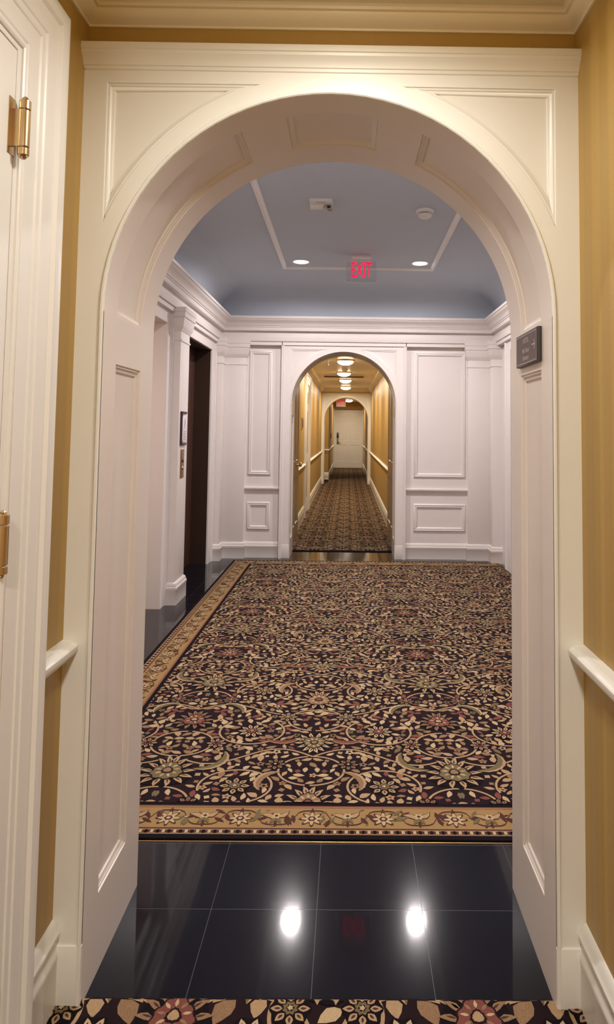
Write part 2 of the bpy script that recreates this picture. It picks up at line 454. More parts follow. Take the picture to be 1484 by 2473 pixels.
# pilasters, casings, reveals for both sides
def pilaster(F, u0, u1, w, name, label, d_wrap=.0):
    root = struct(empty(name, F((u0 + u1) / 2, 0, 0)), label)
    mb = MB(); mb.bevel_box((u0, 0, -.005), (u1, 2.66, w), .004, 0, F); mb.build('shaft', M['paint_lobby'], root)
    pth = [(u0, -.005), (u0, w), (u1, w), (u1, -.005)]
    def P(u, v, z): return F(u, z, v)
    mb = MB()
    mb.sweep(pth, [(0, 2.345), (.006, 2.350), (.008, 2.358), (.006, 2.366), (0, 2.37)], P, closed=False)
    mb.build('necking', M['paint_lobby'], root)
    mb = MB()
    mb.sweep(pth, [(0, 2.440), (.006, 2.444), (.008, 2.455), (.020, 2.470), (.028, 2.495), (.030, 2.52), (.034, 2.535), (.035, 2.56), (.042, 2.565), (.044, 2.61), (.048, 2.615), (.05, 2.652), (0, 2.655)], P, closed=False)
    mb.build('capital', M['paint_lobby'], root)
    mb = MB()
    mb.sweep(pth, [(.022, 0), (.022, .125), (.025, .13), (.025, .15), (.018, .158), (.018, .17), (.012, .185), (.006, .192), (0, .194)], P, closed=False)
    mb.build('pilaster_base', M['paint_lobby'], root)
    return root

def lobby_casing(F, u0, u1, w0, name, label, wd=.15, deep=.10):
    mb = MB()
    prof = [(0, -deep), (0, w0 - .006), (.004, w0 - .002), (.010, w0), (wd - .045, w0), (wd - .04, w0 + .006), (wd - .028, w0 + .010), (wd - .018, w0 + .010), (wd - .014, w0 + .016), (wd - .002, w0 + .018), (wd, w0 + .012), (wd, -.01)]
    mb.sweep([(u0, 0), (u0, ZH), (u1, ZH), (u1, 0)], prof, F, closed=False, cap=True)
    return struct(mb.build(name, M['paint_lobby']), label)

sides = (('left', FXL(LX0), -1), ('right', FXR(LX1), 1))
ti = 6
for sd, F, sg in sides:
    OP1, EL, PL = SIDE[sd]
    lobby_casing(F, OP1[0], OP1[1], .035, 'trim_%d' % ti, 'white casing of the side passage in the %s lobby wall' % sd, .15 if sd == 'left' else .19); ti += 1
    lobby_casing(F, EL[0], EL[1], .035, 'trim_%d' % ti, 'white casing round the elevator in the %s lobby wall' % sd, .19, .19); ti += 1
    pilaster(F, PL[0], PL[1], .115, 'trim_%d' % ti, 'white pilaster between passage and elevator in the %s lobby wall' % sd); ti += 1
    pilaster(F, 8.0, 8.245, .115, 'trim_%d' % ti, 'white corner pilaster beside the %s elevator' % sd); ti += 1
# far wall pilasters
pilaster(FY(YFW), LX0 + .113, LX0 + .375, .06, 'trim_%d' % ti, 'white pilaster at the left end of the far lobby wall'); ti += 1
pilaster(FY(YFW), LX1 - .375, LX1 - .113, .06, 'trim_%d' % ti, 'white pilaster at the right end of the far lobby wall'); ti += 1

# entablature
ENT = [(0, 2.60), (.066, 2.60), (.066, 2.645), (.080, 2.645), (.082, 2.650), (.082, 2.700), (.074, 2.704), (.070, 2.712), (.064, 2.716), (.064, 2.770),
       (.110, 2.772), (.112, 2.778), (.112, 2.812), (.120, 2.816), (.122, 2.828), (.130, 2.832), (.136, 2.848), (.150, 2.866), (.172, 2.882), (.186, 2.894), (.190, 2.908), (.200, 2.912), (.202, 2.936), (.198, 2.942), (0, 2.946)]
mb = MB(); mb.sweep([(LX0, YB), (LX1, YB), (LX1, YFW), (LX0, YFW)], ENT, PLAN)
struct(mb.build('trim_%d' % ti, M['paint_lobby']), 'white cornice running round the lobby under the blue ceiling'); ti += 1
# coved ceiling
CW, CZ0 = .74, 2.935
cove = [(.0, CZ0)] + [(CW * (1 - cos(a)), CZ0 + (LC - CZ0) * sin(a)) for a in [PI / 2 * k / 18 for k in range(1, 19)]]
mb = MB(); e = mb.sweep([(LX0, YB), (LX1, YB), (LX1, YFW), (LX0, YFW)], cove, PLAN)
mb.fill(e, [], PLAN, LC)
struct(mb.build('ceiling', M['ceil_blue'], smooth=30), 'grey blue coved lobby ceiling')
# raised moulding rectangle on the lobby ceiling
tp = [(-.63, 3.1), (.935, 3.1), (.955, 7.19), (-.655, 7.19)]
mb = MB()
mb.sweep(tp, [(-.026, LC + .001), (-.026, LC - .010), (-.016, LC - .022), (-.006, LC - .016), (.004, LC - .026), (.016, LC - .018), (.024, LC - .008), (.026, LC + .001)], PLAN)
struct(mb.build('trim_%d' % ti, M['trim_white']), 'thin white moulding rectangle on the blue ceiling'); ti += 1

# far wall panelling
F = FY(YFW)
def raised_frame(path, name, label):
    global ti
    mb = MB(); mb.sweep(path, RAISED, F); struct(mb.build(name, M['paint_lobby']), label)
for (u0, v0, u1, v1, lab) in ((-1.172, 1.000, -.888, 2.538, 'tall narrow moulded panel left of the far arch'), (.872, .990, 1.512, 2.540, 'tall wide moulded panel right of the far arch'),
                              (-1.172, .335, -.888, .672, 'small square moulded panel low on the far wall'), (.872, .333, 1.512, .668, 'low wide moulded panel right of the far arch')):
    raised_frame(rect(u0, v0, u1, v1), 'trim_%d' % ti, lab); ti += 1
LR = [(0, .79), (.010, .795), (.012, .806), (.022, .814), (.030, .828), (.034, .832), (.036, .848), (.030, .853), (0, .855)]
LB = [(.020, 0), (.020, .120), (.023, .125), (.023, .145), (.016, .152), (.016, .166), (.010, .182), (.004, .190), (0, .191)]
for (a, b, s_) in ((LX0 + .375, -.775, 'left'), (.775, LX1 - .375, 'right')):
    run('trim_%d' % ti, [(a, YFW), (b, YFW)], LR, M['paint_lobby'], side=-1, label='white dado rail on the far wall %s of the arch' % s_); ti += 1
    run('baseboard_far_%s' % s_, [(a, YFW), (b, YFW)], LB, M['paint_lobby'], side=-1, label='white baseboard on the far wall %s of the arch' % s_)

# elevator doors and side passages
for sd, F, sg in sides:
    OP1, EL, PL = SIDE[sd]
    pm = M['beige'] if sd == 'left' else M['paint_lobby']
    X = LX0 if sd == 'left' else LX1
    dn = 2 if sd == 'left' else 3
    root = struct(empty('door_%d' % dn, F((EL[0] + EL[1]) / 2, 0, -.17)), 'dark bronze elevator doors set in the %s lobby wall' % sd)
    mid = (EL[0] + EL[1]) / 2
    for a, b in ((EL[0] - .02, mid - .002), (mid + .002, EL[1] + .02)):
        mb = MB(); mb.bevel_box((a, .004, -.21), (b, ZH + .02, -.172), .002, 0, F); mb.build('elevator_panel', M['dark_metal'], root)
    mb = MB()
    mb.sweep([(EL[0] + .002, 0), (EL[0] + .002, ZH - .002), (EL[1] - .002, ZH - .002), (EL[1] - .002, 0)], [(0, -.20), (0, .012), (-.006, .012), (-.008, -.20)], F, closed=False)
    mb.build('elevator_jamb', M['dark_metal2'], root)
    # side passage
    xs = (X - 1.9, X - .05) if sd == 'left' else (X + .05, X + 1.9)
    FF = FY(OP1[1] + .012)
    wall_poly('wall_passage', rect(xs[0], 0, xs[1], 2.62), FF, pm, label='beige wall inside the %s side passage' % sd)
    wall_poly('wall_passage', rect(xs[0], 0, xs[1], 2.62), FY(OP1[0] - .012), pm, label='near wall inside the %s side passage' % sd)
    wall_poly('wall_passage', rect(OP1[0], 0, OP1[1], 2.62), F if False else frame((X - sg * -1.9, 0, 0), (0, 1, 0), (0, 0, 1), (1, 0, 0)), pm, label='end wall of the %s side passage' % sd)
    mb = MB(); mb.fill(rect(xs[0], OP1[0], xs[1], OP1[1]), [], lambda u, v, w: (u, v, 2.60)); struct(mb.build('ceiling', pm, smooth=0), 'ceiling of the %s side passage' % sd)
    # rails and base in the passage (start past the lining)
    xa, xb = (X - 1.9, X - .108) if sd == 'left' else (X + .108, X + 1.9)
    y = OP1[1] + .012
    run('trim_%d' % ti, [(xa, y), (xb, y)], LR, M['paint_lobby'], zoff=.10, side=-1, label='white rail inside the %s side passage' % sd); ti += 1
    run('baseboard_passage', [(xa, y), (xb, y)], LB, M['paint_lobby'], side=-1, label='white baseboard inside the %s side passage' % sd)
    mb = MB(); ux = (X - 1.1, X - .125) if sd == 'left' else (X + .125, X + 1.1)
    mb.sweep(rect(ux[0], 1.05, ux[1], 2.32), RAISED, FF)
    struct(mb.build('trim_%d' % ti, M['beige']), 'tall moulded panel inside the %s side passage' % sd); ti += 1
    mb = MB(); mb.sweep(rect(ux[0], .33, ux[1], .80), RAISED, FF)
    struct(mb.build('trim_%d' % ti, M['beige']), 'low moulded panel inside the %s side passage' % sd); ti += 1

# ---- far hallway
wall_poly('wall_left', rect(YF2, 0, Y22, CH), FXL(-W), M['gold'], label='gold papered left wall of the far hallway')
wall_poly('wall_right', rect(YF2, 0, Y22, CH), FXR(W), M['gold'], label='gold papered right wall of the far hallway')
wall_poly('wall_hall', rect(-W, 2.62, W, CH), FY(Y2 + .018), M['gold'], label='gold strip above the second arch')
arch_wall('wall_hall', YF2, -W - .02, W + .02, CH, M['gold'], label='hallway side of the far arch wall')
mb = MB(); mb.fill(rect(-W, YF2, W, Y2 + .02), [], lambda u, v, w: (u, v, CH)); struct(mb.build('ceiling', M['ceil_cream'], smooth=0), 'beige ceiling of the far hallway')
run('trim_%d' % ti, [(-W, YF2), (W, YF2), (W, Y2 + .018), (-W, Y2 + .018)], CROWN2, M['ceil_cream'], CH, closed=True, label='beige crown moulding along the far hallway'); ti += 1
DL = (12.06, 13.02)
for a, b, k in ((10.1, DL[0] - .19, 'before'), (DL[1] + .19, Y2, 'after')):
    run('trim_%d' % ti, [(-W, a), (-W, b)], RAIL, M['paint'], side=-1, label='cream chair rail on the far left wall %s the white door' % k); ti += 1
    run('baseboard_left', [(-W, a), (-W, b)], BASE, M['paint'], side=-1, label='cream baseboard on the far left wall %s the white door' % k)
run('trim_%d' % ti, [(W, 9.6), (W, Y2)], RAIL, M['paint'], label='cream chair rail on the far right wall'); ti += 1
run('baseboard_right', [(W, 9.6), (W, Y2)], BASE, M['paint'], label='cream baseboard on the far right wall')
arch('trim_%d' % ti, Y2, Y22, 2.62, M['paint'], M['jamb_paint'], label='cream arch surround at the end of the far hallway'); ti += 1
door_unit('door_4', FXL(-W), DL[0], DL[1], 2.41, M['door_paint'], label='white door in the left wall of the far hallway')

# open fire doors standing against the hallway walls
def fire_door(nm, x, sg, y0, y1, label):
    root = struct(empty(nm, (x, y0, 0)), label)
    F = FXL(x) if sg < 0 else FXR(x)
    mb = MB(); panel_leaf(mb, y0, y1, 2.45, F, 0.0, cols=2, rows=((.10, .36), (.46, .93)), stile=.13)
    mb.fill([(y0, .006), (y1, .006), (y1, 2.45), (y0, 2.45)], [], F, -.042)
    mb.sweep([(y0, .006), (y1, .006), (y1, 2.45), (y0, 2.45)], [(0, 0), (0, -.042)], F)
    mb.build('door_leaf', M['taupe'], root)
    return root, F
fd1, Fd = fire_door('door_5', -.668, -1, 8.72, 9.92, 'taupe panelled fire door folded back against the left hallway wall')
mb = MB(); p = Fd(9.53, 1.066, 0)
mb.lathe([(0, .0), (.034, 0), (.034, .006), (.014, .01), (.012, .034), (.027, .042), (.031, .056), (.026, .07), (0, .076)], tuple(p), 'x', 20)
mb.build('door_knob', M['brass'], fd1)
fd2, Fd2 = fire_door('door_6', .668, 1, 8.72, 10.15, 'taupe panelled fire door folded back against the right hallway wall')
mb = MB(); mb.bevel_box((8.385, 1.745, -.005), (8.425, 1.85, .008), .003, 0, FXR(A)); mb.build('hinge', M['brass'], fd2)

# ---- vestibule beyond the second arch
ZV = 2.74
YE = 28.1
wall_poly('wall_left', rect(21.25, 0, YE, CH), FXL(-.56), M['gold'], label='gold left wall beyond the second arch')
wall_poly('wall_hall', rect(-2.2, 0, -.56, CH), FY(21.25), M['gold'], label='gold wall return facing the camera beyond the second arch')
wall_poly('wall_right', rect(Y22, 0, YE, CH), FXR(.70), M['gold'], label='gold right wall beyond the second arch')
wall_poly('wall_hall', rect(Y22, 0, 21.25, CH), FXL(-2.2), M['gold'], label='alcove wall beyond the second arch')
arch_wall('wall_hall', Y22, -2.2, W, CH, M['gold'], label='back of the second arch wall')
wall_poly('wall_end', [(-.56, 0), (-.555, 0), (-.555, 2.46), (.69, 2.46), (.69, 0), (.70, 0), (.70, CH), (-.56, CH)], FY(YE), M['gold'], label='end wall round the last door')
mb = MB(); mb.fill(rect(-2.2, Y22, .70, YE), [], lambda u, v, w: (u, v, CH)); struct(mb.build('ceiling', M['ceil_cream'], smooth=0), 'beige ceiling beyond the second arch')
run('trim_%d' % ti, [(-2.2, 21.25), (-.56, 21.25), (-.56, YE - .02)], RAIL, M['paint'], side=-1, label='cream chair rail turning the corner beyond the second arch'); ti += 1
run('baseboard_left', [(-2.2, 21.25), (-.56, 21.25), (-.56, YE - .02)], BASE, M['paint'], side=-1, label='cream baseboard turning the corner beyond the second arch')
run('trim_%d' % ti, [(.70, Y22), (.70, YE - .02)], RAIL, M['paint'], label='cream chair rail on the right beyond the second arch'); ti += 1
run('baseboard_right', [(.70, Y22), (.70, YE - .02)], BASE, M['paint'], label='cream baseboard on the right beyond the second arch')
FE = FY(YE)
endd, leaf = door_unit('door_7', FE, -.53, .665, 2.44, M['door_paint'], label='white six panel door at the far end of the hallway', casing=False, leaf_w=.012)
mb = MB()
for x0, x1 in ((-.60, -.53), (.665, .74)):
    mb.bevel_box((x0, 0, -.01), (x1, 2.5, .05), .01, 0, FE)
mb.build('casing', M['paint'], endd)
lk = empty('lock', FE(-.38, 1.05, .02)); lk.parent = endd; lk.matrix_parent_inverse = endd.matrix_basis.inverted()
mb = MB(); mb.bevel_box((-.415, 1.0, .008), (-.335, 1.30, .026), .006, 0, FE); mb.build('lock_plate', M['chrome'], lk)
mb = MB(); mb.bevel_box((-.415, 1.26, .01), (-.335, 1.48, .05), .012, 0, FE); mb.build('card_reader', M['plastic_dark'], lk)
mb = MB(); mb.bevel_box((-.40, 1.395, .045), (-.35, 1.43, .055), .004, 0, FE); mb.build('reader_window', M['chrome'], lk)
mb = MB(); c = FE(-.375, 1.07, .02); mb.lathe([(0, -.06), (.014, -.058), (.014, 0), (0, 0)], tuple(c), 'y', 14)
mb.bevel_box((-.385, 1.06, .062), (-.25, 1.082, .08), .006, 0, FE); mb.build('lever', M['chrome'], lk)

# small brass strips closing the tile against the carpets
def strip(y, x0, x1, nm, label):
    mb = MB(); mb.bevel_box((x0, y - .002, -.001), (x1, y + .002, .0025), .0008); return struct(mb.build(nm, M['brass_strip']), label)
strip(1.912, -A + .001, A - .001, 'trim_%d' % ti, 'brass edge strip where the near carpet meets the black tile'); ti += 1
strip(2.612, LX0 + .3, 1.865, 'trim_%d' % ti, 'brass edge strip in front of the lobby rug'); ti += 1

# ================================================================== CARPETS
class Pat:
    """flat woven pattern: polygons at tiny height steps, all in one mesh"""
    def __init__(s, z, x0, x1, y0, y1):
        s.mb = MB(); s.z = z; s.b = (x0, x1, y0, y1)
    def add(s, pts, col, layer):
        x0, x1, y0, y1 = s.b
        xs = [p[0] for p in pts]; ys = [p[1] for p in pts]
        if max(xs) < x0 or min(xs) > x1 or max(ys) < y0 or min(ys) > y1: return
        s.k = (getattr(s, 'k', 0) + 1) % 61
        z = s.z + layer * .0004 + s.k * 5.5e-6
        cl = [(min(max(p[0], x0), x1), min(max(p[1], y0), y1), z) for p in pts]
        s.mb.poly(cl, col)

def leaf_pts(x, y, a, l, w, bend=0.0):
    c, s_ = cos(a), sin(a); out = []
    for t, k in ((0, 0), (.2, .7), (.45, 1), (.75, .62), (1, 0), (.75, -.62), (.45, -1), (.2, -.7)):
        u = (t - .5) * l; v = k * w * .5 + bend * l * (t - .5) ** 2
        out.append((x + c * u - s_ * v, y + s_ * u + c * v))
    return out
def rosette(x, y, r, n, amp, ph=0, sy=1.0, m=6):
    return [(x + r * (1 + amp * cos(n * t)) * cos(t + ph), y + sy * r * (1 + amp * cos(n * t)) * sin(t + ph)) for t in [2 * PI * k / (n * m) for k in range(n * m)]]

def half_cell(cw, ch, seed, dens):
    """ornament of one half repeat (0..cw, 0..ch): list of (kind, pts, col, layer)"""
    R = random.Random(seed); S = []; blocked = []
    def ros(x, y, r, n, c1, c2, c3, amp=.16, sy=1.0):
        S.append((rosette(x, y, r * 1.08, n, .06, 0, sy), BK, 4))
        for k in range(n):
            t = 2 * PI * k / n
            S.append((leaf_pts(x + r * .74 * cos(t), y + r * .74 * sin(t), t, r * .66, r * 3.3 / n), c1, 5))
            S.append((leaf_pts(x + r * .70 * cos(t), y + r * .70 * sin(t), t, r * .34, r * 1.2 / n), BRN, 6))
        S.append((rosette(x, y, r * .46, n, .14, PI / n, sy), GR, 7)); S.append((rosette(x, y, r * .38, n, .14, PI / n, sy), c2, 8))
        S.append((rosette(x, y, r * .20, 6, .2, 0, sy), GR, 9)); S.append((rosette(x, y, r * .14, 5, .2, 0, sy), c3, 10))
        blocked.append((x, y, r * 1.08))
    def palm(x, y, l, w, a, c1, c2, c3):
        c, s_ = cos(a), sin(a)
        def shp(k, ser, ox=0):
            out = []; n = 40
            for i in range(n):
                t = 2 * PI * i / n
                rr = 1 + ser * (1 if i % 4 < 2 else -1) * .5
                u = ox + .5 * l * k * cos(t) * rr; v = .5 * w * k * sin(t) * rr * (1 - .35 * cos(t))
                out.append((x + c * u - s_ * v, y + s_ * u + c * v))
            return out
        def pt(u, v): return (x + c * u - s_ * v, y + s_ * u + c * v)
        S.append((shp(1.02, .05), BK, 4))
        np_ = 14
        for k in range(np_):
            t = 2 * PI * (k + .5) / np_; e = 1 - .30 * cos(t)
            q = pt(.5 * l * .80 * cos(t), .5 * w * .80 * sin(t) * e); q2 = pt(.5 * l * .74 * cos(t), .5 * w * .74 * sin(t) * e)
            an = a + math.atan2(w * sin(t), l * cos(t) + l * .25)
            S.append((leaf_pts(q[0], q[1], an, l * .27, l * .105, .5 if sin(t) > 0 else -.5), c1 if k % 2 else TA, 5 + k % 2))
            S.append((leaf_pts(q2[0], q2[1], an, l * .13, l * .032), BRN, 7))
        S.append((shp(.62, .10), GR, 8)); S.append((shp(.56, .10), c2, 9))
        for k in range(9):
            t = 2 * PI * k / 9; q = pt(.5 * l * .37 * cos(t), .5 * w * .37 * sin(t))
            S.append((leaf_pts(q[0], q[1], a + t, l * .12, l * .05), c1 if k % 2 else CR, 10))
        S.append((shp(.22, .1), GR, 11)); S.append((shp(.15, .1), c3, 12))
        for k in (-.5, .5):
            blocked.append((x + c * l * .25 * k * 2 * .6, y + s_ * l * .25 * k * 2 * .6, max(w, l * .5) * .52))
    def ribbon(pts, w, col, layer, block=True):
        for p, q in zip(pts, pts[1:]):
            d = math.hypot(q[0] - p[0], q[1] - p[1]) or 1; nx, ny = -(q[1] - p[1]) / d * w / 2, (q[0] - p[0]) / d * w / 2
            S.append(([(p[0] + nx, p[1] + ny), (q[0] + nx, q[1] + ny), (q[0] - nx, q[1] - ny), (p[0] - nx, p[1] - ny)], col, layer))
            if block: blocked.append((p[0], p[1], w * .9))
    def vine(pts, w=.0105, col=BE): ribbon(pts, w, col, 3)
    def sickle(x, y, r, a0, a1, w, col, col2):
        o, i, i2 = [], [], []
        n = 16
        for k in range(n + 1):
            t = k / n; a = a0 + (a1 - a0) * t; ww = w * sin(PI * t) ** .7 * (1 if k % 2 else .82)
            o.append((x + (r + ww * .55) * cos(a), y + (r + ww * .55) * sin(a))); i.append((x + (r - ww * .45) * cos(a), y + (r - ww * .45) * sin(a)))
            i2.append((x + (r + ww * .2) * cos(a), y + (r + ww * .2) * sin(a)))
            if k % 2 == 0: blocked.append((x + r * cos(a), y + r * sin(a), max(ww * .62, .008)))
        for k in range(n):
            S.append(([o[k], o[k + 1], i[k + 1], i[k]], col, 5)); S.append(([i2[k], i2[k + 1], i[k + 1], i[k]], col2, 6))
    # big structure
    palm(0, ch * .06, .24, .21, PI / 2, BE, TA, RO); palm(0, ch * .56, .20, .18, -PI / 2, CR, OL, TA)
    palm(cw, ch * .30, .26, .23, PI / 2, BE, OL, TA); palm(cw, ch * .80, .21, .19, PI / 2, TA, RO, BE)
    ros(cw * .5, ch * .18, .062, 8, BE, OL, CR); ros(cw * .5, ch * .68, .066, 10, CR, RO, BE)
    ros(cw * .26, ch * .36, .045, 8, TA, GR, CR); ros(cw * .74, ch * .55, .046, 8, BE, RO, GR); ros(cw * .24, ch * .84, .05, 8, BE, OL, CR); ros(cw * .77, ch * .05, .045, 8, TA, RO, CR)
    for (x, y, r, a0, a1) in ((cw * .5, ch * .18, .16, -.3, 4.2), (cw * .5, ch * .68, .165, 2.2, 6.9), (cw, ch * .55, .15, PI / 2, PI * 1.5), (0, ch * .31, .15, -PI / 2, PI / 2), (0, ch * .81, .15, -PI / 2, PI / 2), (cw, ch * .05, .15, PI / 2, PI * 1.5)):
        vine([(x + r * cos(a0 + (a1 - a0) * k / 22), y + r * .86 * sin(a0 + (a1 - a0) * k / 22)) for k in range(23)])
    vine([(cw * t, ch * (.43 + .07 * sin(2 * PI * t))) for t in [k / 20 for k in range(21)]])
    vine([(cw * t, ch * (.93 - .06 * sin(2 * PI * t))) for t in [k / 20 for k in range(21)]])
    sickle(cw * .80, ch * .42, .11, 2.6, 4.9, .045, BE, OL); sickle(cw * .20, ch * .20, .10, -.6, 1.5, .042, BE, TA); sickle(cw * .78, ch * .90, .10, 1.4, 3.4, .042, CR, OL); sickle(cw * .25, ch * .66, .10, 3.6, 5.6, .04, TA, RO)
    # filling of leaves, buds, small blossoms
    pts = []
    gs = .034 / dens
    tries = int(cw * ch / (gs * gs) * 14)
    cells = {}
    for _ in range(tries):
        x, y = R.uniform(0, cw), R.uniform(0, ch)
        ok = all((x - bx) ** 2 + (y - by) ** 2 > (br + gs * .36) ** 2 for bx, by, br in blocked)
        if not ok: continue
        k = (int(x / gs), int(y / gs))
        if any((x - q[0]) ** 2 + (y - q[1]) ** 2 < gs * gs for i in (-1, 0, 1) for j in (-1, 0, 1) for q in cells.get((k[0] + i, k[1] + j), ())): continue
        cells.setdefault(k, []).append((x, y)); pts.append((x, y))
    for x, y in pts:
        c = R.choices((BE, TA, CR, RO, OL), (40, 26, 14, 10, 10))[0]
        r = R.random()
        if r < .70:
            near = min(blocked, key=lambda b: (x - b[0]) ** 2 + (y - b[1]) ** 2)
            a = math.atan2(y - near[1], x - near[0]) + R.choice((0, PI / 2, PI / 2, .8, -.8)) + R.uniform(-.35, .35)
            l = R.uniform(1.25, 1.85) * gs; S.append((leaf_pts(x, y, a, l, l * R.uniform(.42, .62), R.uniform(-.5, .5)), c, 2))
        elif r < .86:
            q = gs * R.uniform(.42, .55); S.append((rosette(x, y, q, 5, .28, R.uniform(0, 6), m=4), c, 2)); S.append((rosette(x, y, q * .42, 4, .1, 0, m=3), R.choice((GR, RO, BRN)), 3))
        else:
            q = gs * R.uniform(.28, .40); S.append((rosette(x, y, q, 4, .25, R.uniform(0, 6), m=3), c, 2))
    return S

def field(P, x0, x1, y0, y1, cw, ch, xa, ya, seed, dens=1.0, S=None):
    S = S or half_cell(cw, ch, seed, dens)
    P.b = (x0, x1, y0, y1)
    i0, i1 = math.floor((x0 - xa) / (2 * cw)) - 1, math.ceil((x1 - xa) / (2 * cw)) + 1
    j0, j1 = math.floor((y0 - ya) / ch) - 1, math.ceil((y1 - ya) / ch) + 1
    for i in range(i0, i1 + 1):
        for j in range(j0, j1 + 1):
            ox, oy = xa + i * 2 * cw, ya + j * ch
            for pts, col, ly in S:
                on_far = abs(sum(p[0] for p in pts) / len(pts) - cw) < .012 and min(p[0] for p in pts) < cw - .02
                if on_far:
                    P.add([(ox + p[0], oy + p[1]) for p in pts], col, ly); continue
                P.add([(ox + p[0], oy + p[1]) for p in pts], col, ly)
                if abs(sum(p[0] for p in pts) / len(pts)) > .012: P.add([(ox - p[0], oy + p[1]) for p in pts[::-1]], col, ly)
    return S

# --- lobby rug
RX0, RX1, RY0, RY1 = -1.285, 1.865, 2.620, 8.03
BW = .245
rz = .007
P = Pat(rz, RX0, RX1, RY0, RY1)
P.mb.bevel_box((RX0, RY0, 0), (RX1, RY1, rz), .003, BK)
gw = BW
def band(d0, d1, col, ly):
    z = rz + ly * .0004
    P.mb.sweep([(RX1, RY1), (RX0, RY1), (RX0, RY0), (RX1, RY0)], [(d0, z), (d1, z)], PLAN, mi=col, closed=False)
band(.026, .060, TA, 1); band(.060, .068, BRN, 1); band(.068, .205, GO, 1); band(.205, .222, RO, 1); band(.208, .214, GO, 2); band(.222, .245, BK, 1)
mb_in = rect(RX0 + BW, RY0 + BW, RX1 - .015, RY1 - BW)
P.mb.poly([(p[0], p[1], rz + .0003) for p in mb_in], GR)
def border_run(p0, dr, length, nrm):
    """motifs along one border side; dr along, nrm inward"""
    def Q(u, v): return (p0[0] + dr[0] * u + nrm[0] * v, p0[1] + dr[1] * u + nrm[1] * v)
    def put(pts, col, ly): P.add([Q(*p) for p in pts], col, ly)
    P.b = (RX0, RX1, RY0, RY1)
    n = int(length / .022)
    for k in range(n):
        u = .03 + k * .022
        put(rect(u, .033, u + .012, .053), BK if k % 2 else CR, 3)
        put(rect(u + .012, .036, u + .022, .050), BRN, 3)
    per = .285; n = int(length / per)
    st = (length - n * per) / 2; R = random.Random(5)
    prev = None
    for k in range(n * 16 + 1):
        u = st + per * k / 16; v = .137 + .048 * math.tanh(2.4 * sin(2 * PI * k / 16)) / .98
        if prev: put([(prev[0], prev[1] - .0035), (u, v - .0035), (u, v + .0035), (prev[0], prev[1] + .0035)], BRN, 4)
        prev = (u, v)
    for k in range(n):
        u = st + per * (k + .25); v = .128
        put(rosette(u, v, .040, 8, .34), BRN, 5); put(rosette(u, v, .033, 8, .34), CR, 6); put(rosette(u, v, .016, 6, .1), BRN, 7); put(rosette(u, v, .008, 6, .1), CR, 8)
        put(leaf_pts(u, v + .050, PI / 2, .05, .016), BRN, 5)
        u = st + per * (k + .75); v = .146
        for s_ in (-1, 1):
            put(leaf_pts(u + s_ * .028, v + .004, s_ * .6, .066, .024, s_ * .8), BE, 6); put(leaf_pts(u + s_ * .028, v + .004, s_ * .6, .076, .031, s_ * .8), BRN, 5)
            put(leaf_pts(u + s_ * .012, v - .03, -s_ * 1.1, .044, .018), OL, 6)
        put(rosette(u, v, .017, 6, .2), CR, 7); put(rosette(u, v, .007, 6, .1), BRN, 8); put(leaf_pts(u, v - .05, PI / 2, .045, .014), BRN, 5)
        for ph, col in ((0.0, BRN), (.5, OL)):
            u = st + per * (k + ph)
            for j in range(4):
                a = (-.9 if ph == 0 else .9) + R.uniform(-.5, .5)
                put(leaf_pts(u + R.uniform(-.03, .03), .137 + R.uniform(-.04, .04), a, .055, .018), col if j < 3 else BRN, 5)
        for j in range(7):
            put(leaf_pts(st + per * (k + R.random()), R.uniform(.08, .195), R.uniform(0, 6), .022, .010), R.choice((BRN, RO, OL, TA, CR)), 4)
border_run((RX0, RY0), (1, 0), RX1 - RX0, (0, 1)); border_run((RX0, RY1), (0, -1), RY1 - RY0, (1, 0))
border_run((RX1, RY1), (-1, 0), RX1 - RX0, (0, -1))
field(P, RX0 + BW, RX1 - .015, RY0 + BW, RY1 - BW, .65, 1.06, -.09, 2.80, 11, 1.0)
rug = P.mb.build('area_rug', YARN, smooth=0, weld=False)
thing(rug, 'large black and beige floral rug with gold scroll border covering the lobby floor', 'rug')

# --- near hallway carpet
P = Pat(.012, -W, W, NB, 1.905)
R = random.Random(3)
edge = [(-W + .002, NB + .01)] + [(W - .002, NB + .01)]
n = 90
edge += [(W - .002 - (2 * W - .004) * k / n, (1.872 if abs(W - 2 * W * k / n) > A - .004 else 1.903) + R.uniform(-.0035, .0035)) for k in range(n + 1)]
P.mb.fill(edge, [], PLAN, .012, GR)
P.mb.sweep(edge, [(0, 0), (0, .012)], PLAN, mi=GR)
field(P, -W + .004, W - .004, NB + .02, 1.8985, .40, .62, .02, 1.35, 23, .62)
o = P.mb.build('carpet', YARN, smooth=0, weld=False)
thing(o, 'near hallway carpet with bold beige and rose flowers on black, at the bottom edge', 'carpet')

# --- far hallway carpet
CY0, CY1 = 8.70, 28.08
P = Pat(.011, -W, W, CY0, CY1)
edge = [(-W + .004, YF2 + .015), (-A + .004, YF2 + .015), (-A + .004, CY0 - .02 + .0), (A - .004, CY0 - .02), (A - .004, YF2 + .015), (W - .004, YF2 + .015), (W - .004, Y2 - .01), (A - .006, Y2 - .01), (A - .006, Y22 + .01), (.678, Y22 + .01), (.678, CY1), (-.535, CY1), (-.535, 21.22), (-2.15, 21.22), (-2.15, Y22 + .01), (-A + .006, Y22 + .01), (-A + .006, Y2 - .01), (-W + .004, Y2 - .01)]
P.mb.fill(edge, [], PLAN, .011, GR); P.mb.sweep(edge, [(0, 0), (0, .011)], PLAN, mi=GR)
S_ = field(P, -W + .02, W - .02, 8.705, Y2 - .02, .36, .92, 0.0, 8.6, 31, .8)
field(P, -A + .01, A - .01, Y2 - .02, Y22 + .02, .36, .92, 0.0, 8.6, 31, .8, S_)
